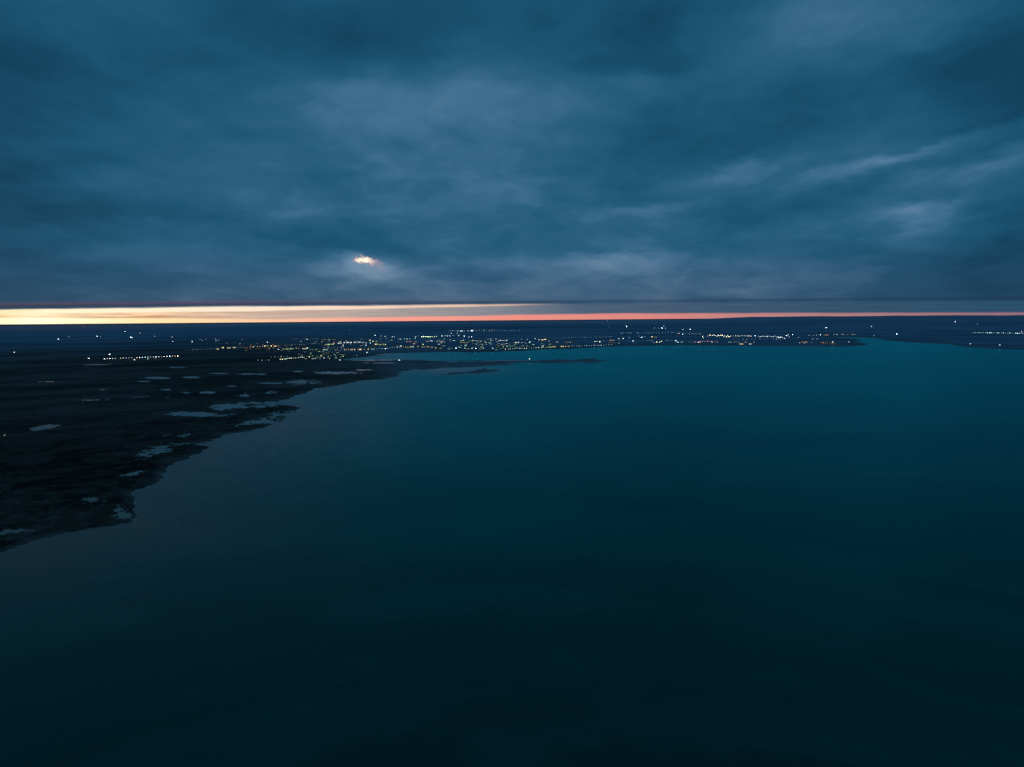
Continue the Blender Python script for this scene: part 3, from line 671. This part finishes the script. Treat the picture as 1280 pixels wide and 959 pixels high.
many('teal white lamp of the loose group right of the amber waterside lamps', 'loose teal group by the water', 'M', 'tw', (.4, .7), [(846.9, 427.8), (847.4, 429.3), (851.8, 429.2), (853.4, 428), (844.8, 426.2)])
# --- harbour side
many('yellow white lamp in the dense jagged strip below the right hill', 'dense jagged strip below the hill', 'M', 'yawyap', (.5, 1.0), [(878.3, 420.7), (879.3, 422.3), (884.3, 420.2)] + [(887 + i * 1.75 + random.uniform(-.4, .4), 419.8 + random.uniform(-1.1, 1.3)) for i in range(16)])
many('white lamp in the straight line right of the dense jagged strip', 'straight line right of the jagged strip', 'M', 'w', (.3, .5), line(917, 420.1, 937, 419.7, 11, .5, .25))
one('pink lamp in the straight line below the right hill', 'M', 'p', .9, 938.6, 420.2)
one('large white lamp beside the pink one in the straight line', 'M', 'w', 1.1, 944, 419.9)
many('white lamp in the line right of the pink lamp', 'line right of the pink lamp', 'M', 'w', (.3, .6), line(947.5, 420.6, 969, 420.4, 10, .4, .3))
many('white lamp in the bright ragged patch at the right end of the line', 'bright ragged patch', 'M', 'w', (.45, .85), [(971.5, 421.2), (973.6, 421.8), (976, 421.6), (978, 422.1), (980.8, 423), (983, 419.6), (985, 418.6), (986.3, 421)])
one('brightest lamp at the right tip of the ragged patch', 'M', 'w', 1.0, 990.6, 418.4)
one('small lamp alone to the right below the ragged patch', 'M', 'w', .4, 998.3, 421.8)
many('dim lamp in the sparse row under the straight line', 'sparse row under the straight line', 'M', 'w', (.15, .3), line(917, 424, 976, 424.2, 12, 1.5, .4))
many('pinkish red lamp near the water below the jagged strip', 'pinkish red lamps near the water', 'M', 'p', (.5, .8), [(873, 427.9), (875, 427.4)])
many('mixed warm small lamp near the water below the jagged strip', 'warm small lamps near the water', 'M', 'aypw', (.25, .55), [(862, 428.7), (866.3, 428.7), (869, 428.8), (878, 426.6), (881, 426.9), (884, 426.6), (886.3, 426.4), (889.3, 427.3), (890.5, 428.4), (893, 427.2), (896.2, 429.5)])
many('faint lamp in the low line close to the water under the straight line', 'faint low line by the water', 'M', 'tw', (.2, .35), line(911, 429.6, 924, 429.4, 6, .4, .2))
one('bright warm white hall on the harbour edge, the left of two', 'B', 'a', 1.0, 926.4, 430)
one('bright cool white hall on the harbour edge, the right of two', 'B', 'w', 1.0, 938.4, 430)
one('small pink lamp between and above the two harbour halls', 'M', 'p', .6, 931.9, 427.6)
many('dim lamp beside the right harbour hall', 'dim lamps beside the harbour hall', 'M', 'w', (.2, .3), [(934, 429.7), (942.5, 429.6)])
# --- headland on the right
one('bright lamp alone on the hillside above the harbour headland', 'M', 'w', 1.0, 1032.4, 410.3)
many('white lamp in the upper line on the harbour headland', 'upper line on the headland', 'M', 'w', (.3, .6), [(1011.4, 419.3), (1016.7, 419.4), (1020.7, 419), (1025.6, 418.6), (1042.6, 418.3), (1046, 418.3), (1052.6, 418.2), (1055, 418.1)])
many('warm hall in the middle of the upper line on the headland', 'warm halls on the headland', 'B', 'ap', (.4, .6), [(1031, 418.8), (1034.5, 418.8)])
many('pale quay building at the right end of the upper headland line', 'pale quay buildings', 'B', 'w', (.25, .4), line(1059, 418.2, 1068.5, 418.1, 4, .1, .05))
many('quay hall with pinkish windows in the lower line on the headland', 'pinkish quay halls', 'B', 'pa', (.4, .75), [(1002, 427.5), (1005, 427.6), (1008, 427.6)])
many('dim warm quay shed in the lower right part of the headland', 'dim warm quay sheds', 'B', 'ap', (.3, .5), [(1025.5, 428.3), (1029, 428.4), (1032.5, 428.6), (1037, 429.3), (1041, 429.6)])
many('small lamp on the low harbour headland by the water', 'small lamps low on the headland', 'M', 'w', (.25, .5), [(1014.7, 428.4), (999.4, 431), (1005.4, 431), (1016, 423.8), (1021.6, 423.8)])
one('bright lamp at the middle of the headland quay', 'M', 'w', .9, 1040.7, 427.5)
one('bright lamp near the tip of the headland beside the inlet', 'M', 'w', .6, 1061, 427.5)
one('lamp right on the skyline above the inlet', 'M', 'w', .7, 1082.3, 398.4)
one('lamp on the far slope between skyline and inlet', 'M', 'w', .6, 1089.4, 408.9)
one('dim lamp at the far end of the inlet', 'M', 'w', .35, 1092.4, 419.4)
one('brightest lamp alone on the dark right shore beyond the inlet', 'M', 'w', 1.1, 1121, 417.7)
one('lamp high on the dark right hills, the left of a fading three', 'M', 'w', .75, 1194, 403.5)
many('faint lamp right of the lamp high on the dark right hills', 'faint lamps high on the right', 'M', 'w', (.15, .3), [(1207, 404.8), (1222, 405.9)])
many('pale lamp in the straight thin strip on the far right shore', 'thin strip on the far right shore', 'M', 'tw', (.25, .5), line(1216.7, 416.2, 1279, 417, 26, .6, .15))
one('small lamp just above the right end of the thin strip', 'M', 'w', .5, 1277, 415.2)
one('lamp at the water edge below the thin strip, the left of two', 'M', 'w', .55, 1213, 431.6)
one('lamp at the water edge near the right picture side, the right of two', 'M', 'w', .6, 1249.5, 434.9)
one('very dim lamp on the right shore left of the waterside pair', 'M', 'w', .15, 1190, 426)

TOPS = {'L': 8.6, 'M': 16.3, 'H': 3.0, 'B': 5.0, 'K': 13.0}
NAMES = {'L': ('street_lamp', 'street lamp'), 'M': ('floodlight_mast', 'floodlight'), 'H': ('house', 'house'), 'B': ('lit_hall', 'building'), 'K': ('beacon', 'beacon')}
K_ENERGY = 1.75
count = {}
for (label, group, kind, cs, br, pts) in G:
    a_, d_, z_ = place_on_ground(pts, TOPS[kind])
    for i in range(len(pts)):
        d = float(d_[i]); loc = (d * math.sin(a_[i]), d * math.cos(a_[i]), float(z_[i]))
        c = cs[i % len(cs)] if len(cs) < 3 else random.choice(cs)
        b = random.uniform(*br) * (random.uniform(.6, 1.25) if len(pts) > 1 else .82)
        pix2 = (d / 692.0) ** 2
        sc = 1.0 if kind in 'HB' else max(1.0, (d / 5500.0)) ** .75
        rz = -a_[i]          # fronts look out over the bay
        area = {'L': 3.2, 'M': 6.4, 'H': 10.0, 'B': 23.0 * 2.6, 'K': 4.0}[kind] * sc * sc
        lv = level(b * b * K_ENERGY * pix2 / area * (1.15 if kind == 'B' else 1.0))
        if kind == 'L':
            o = bpy.data.objects.new('street_lamp', lamp_mesh(c, lv)); col.objects.link(o)
        else:
            o = bpy.data.objects.new(NAMES[kind][0], None); col.objects.link(o)
            if kind == 'M':
                p, h = mast_meshes(c, lv); child('mast', p, o); child('floodlight_bank', h, o)
            elif kind == 'H':
                wl, rf, chm, ws = house_meshes(c, lv, random.randrange(3))
                child('wall', wl, o); r_ = child('roof', rf, o); child('chimney', chm, r_)
                for wm in ws: child('window', wm, o)
                rz += random.uniform(-.35, .35)
            elif kind == 'B':
                n = random.choice((3, 4, 4, 5))
                wl, rf, dr, ws = hall_meshes(c, lv, n)
                child('wall', wl, o); child('roof', rf, o); child('door', dr, o)
                for wm in ws: child('window', wm, o)
            elif kind == 'K':
                b1 = MB(); b1.rings([((0, 0, 0), 2.2), ((0, 0, 1), 2.0), ((0, 0, 1.02), 1.3), ((0, 0, 10.8), .9)], 12)
                b1.rings([((0, 0, 10.82), 1.5), ((0, 0, 11.2), 1.5)], 12)
                b2 = MB(); b2.rings([((0, 0, 11.22), 1.1), ((0, 0, 13.2), 1.1)], 12)
                b3 = MB(); b3.rings([((0, 0, 13.22), 1.4), ((0, 0, 14.6), .1)], 12)
                child('tower', b1.mesh('tower', [plain('white_paint', (.7, .7, .7))]), o)
                child('lantern', b2.mesh('lantern', [glow(c, lv)]), o)
                child('roof', b3.mesh('roof', [plain('red_paint', (.4, .05, .04))]), o)
        o.location = loc; o.rotation_euler = (0, 0, rz); o.scale = (sc, sc, sc)
        o['label'] = label; o['category'] = NAMES[kind][1]
        if group: o['group'] = group
        count[kind] = count.get(kind, 0) + 1
print('COUNTS', count)

# ------------------------------------------------------------------ roads across the plain
def road(name, pts, width, label):
    P = []
    for (a, b) in zip(pts[:-1], pts[1:]):
        n = max(2, int(abs(b[0] - a[0]) / 1.5))
        P += [(a[0] + (b[0] - a[0]) * k / n, a[1] + (b[1] - a[1]) * k / n) for k in range(n)]
    P.append(pts[-1])
    d = np.array([ray(*p) for p in P]); a_ = np.arctan2(d[:, 0], d[:, 1]); dist = -CAM_H / np.tan(np.arcsin(d[:, 2]))
    C = np.stack([dist * np.sin(a_), dist * np.cos(a_)], -1)
    T = np.gradient(C, axis=0); T /= np.linalg.norm(T, axis=1)[:, None]
    N = np.stack([-T[:, 1], T[:, 0]], -1)
    vs = []
    for sgn in (-1, 1):
        Q = C + N * sgn * width / 2
        h, _, _ = terrain(np.arctan2(Q[:, 0], Q[:, 1]), np.log(np.hypot(Q[:, 0], Q[:, 1])))
        vs.append([(q[0], q[1], hh + .7) for q, hh in zip(Q, h)])
    n = len(P); me = bpy.data.meshes.new(name)
    me.from_pydata(vs[0] + vs[1], [], [(i, i + 1, n + i + 1, n + i) for i in range(n - 1)])
    me.materials.append(plain('gravel', (.22, .21, .2)))
    o = bpy.data.objects.new(name, me); col.objects.link(o); o['kind'] = 'structure'; o['label'] = label
road('road', [(84, 446.6), (110, 445), (136, 443.5)], 22, 'pale road on the plain leading to the lamp row')
road('road', [(140, 431.6), (170, 430), (204, 428.6)], 26, 'pale road across the far left plain')
road('road', [(60, 462.5), (95, 461), (130, 459)], 14, 'pale track between marsh and lamp row')


scn.view_settings.view_transform = 'Standard'; scn.view_settings.look = 'None'; scn.view_settings.exposure = 0
scn.cycles.use_denoising = False
scn.cycles.max_bounces = 4
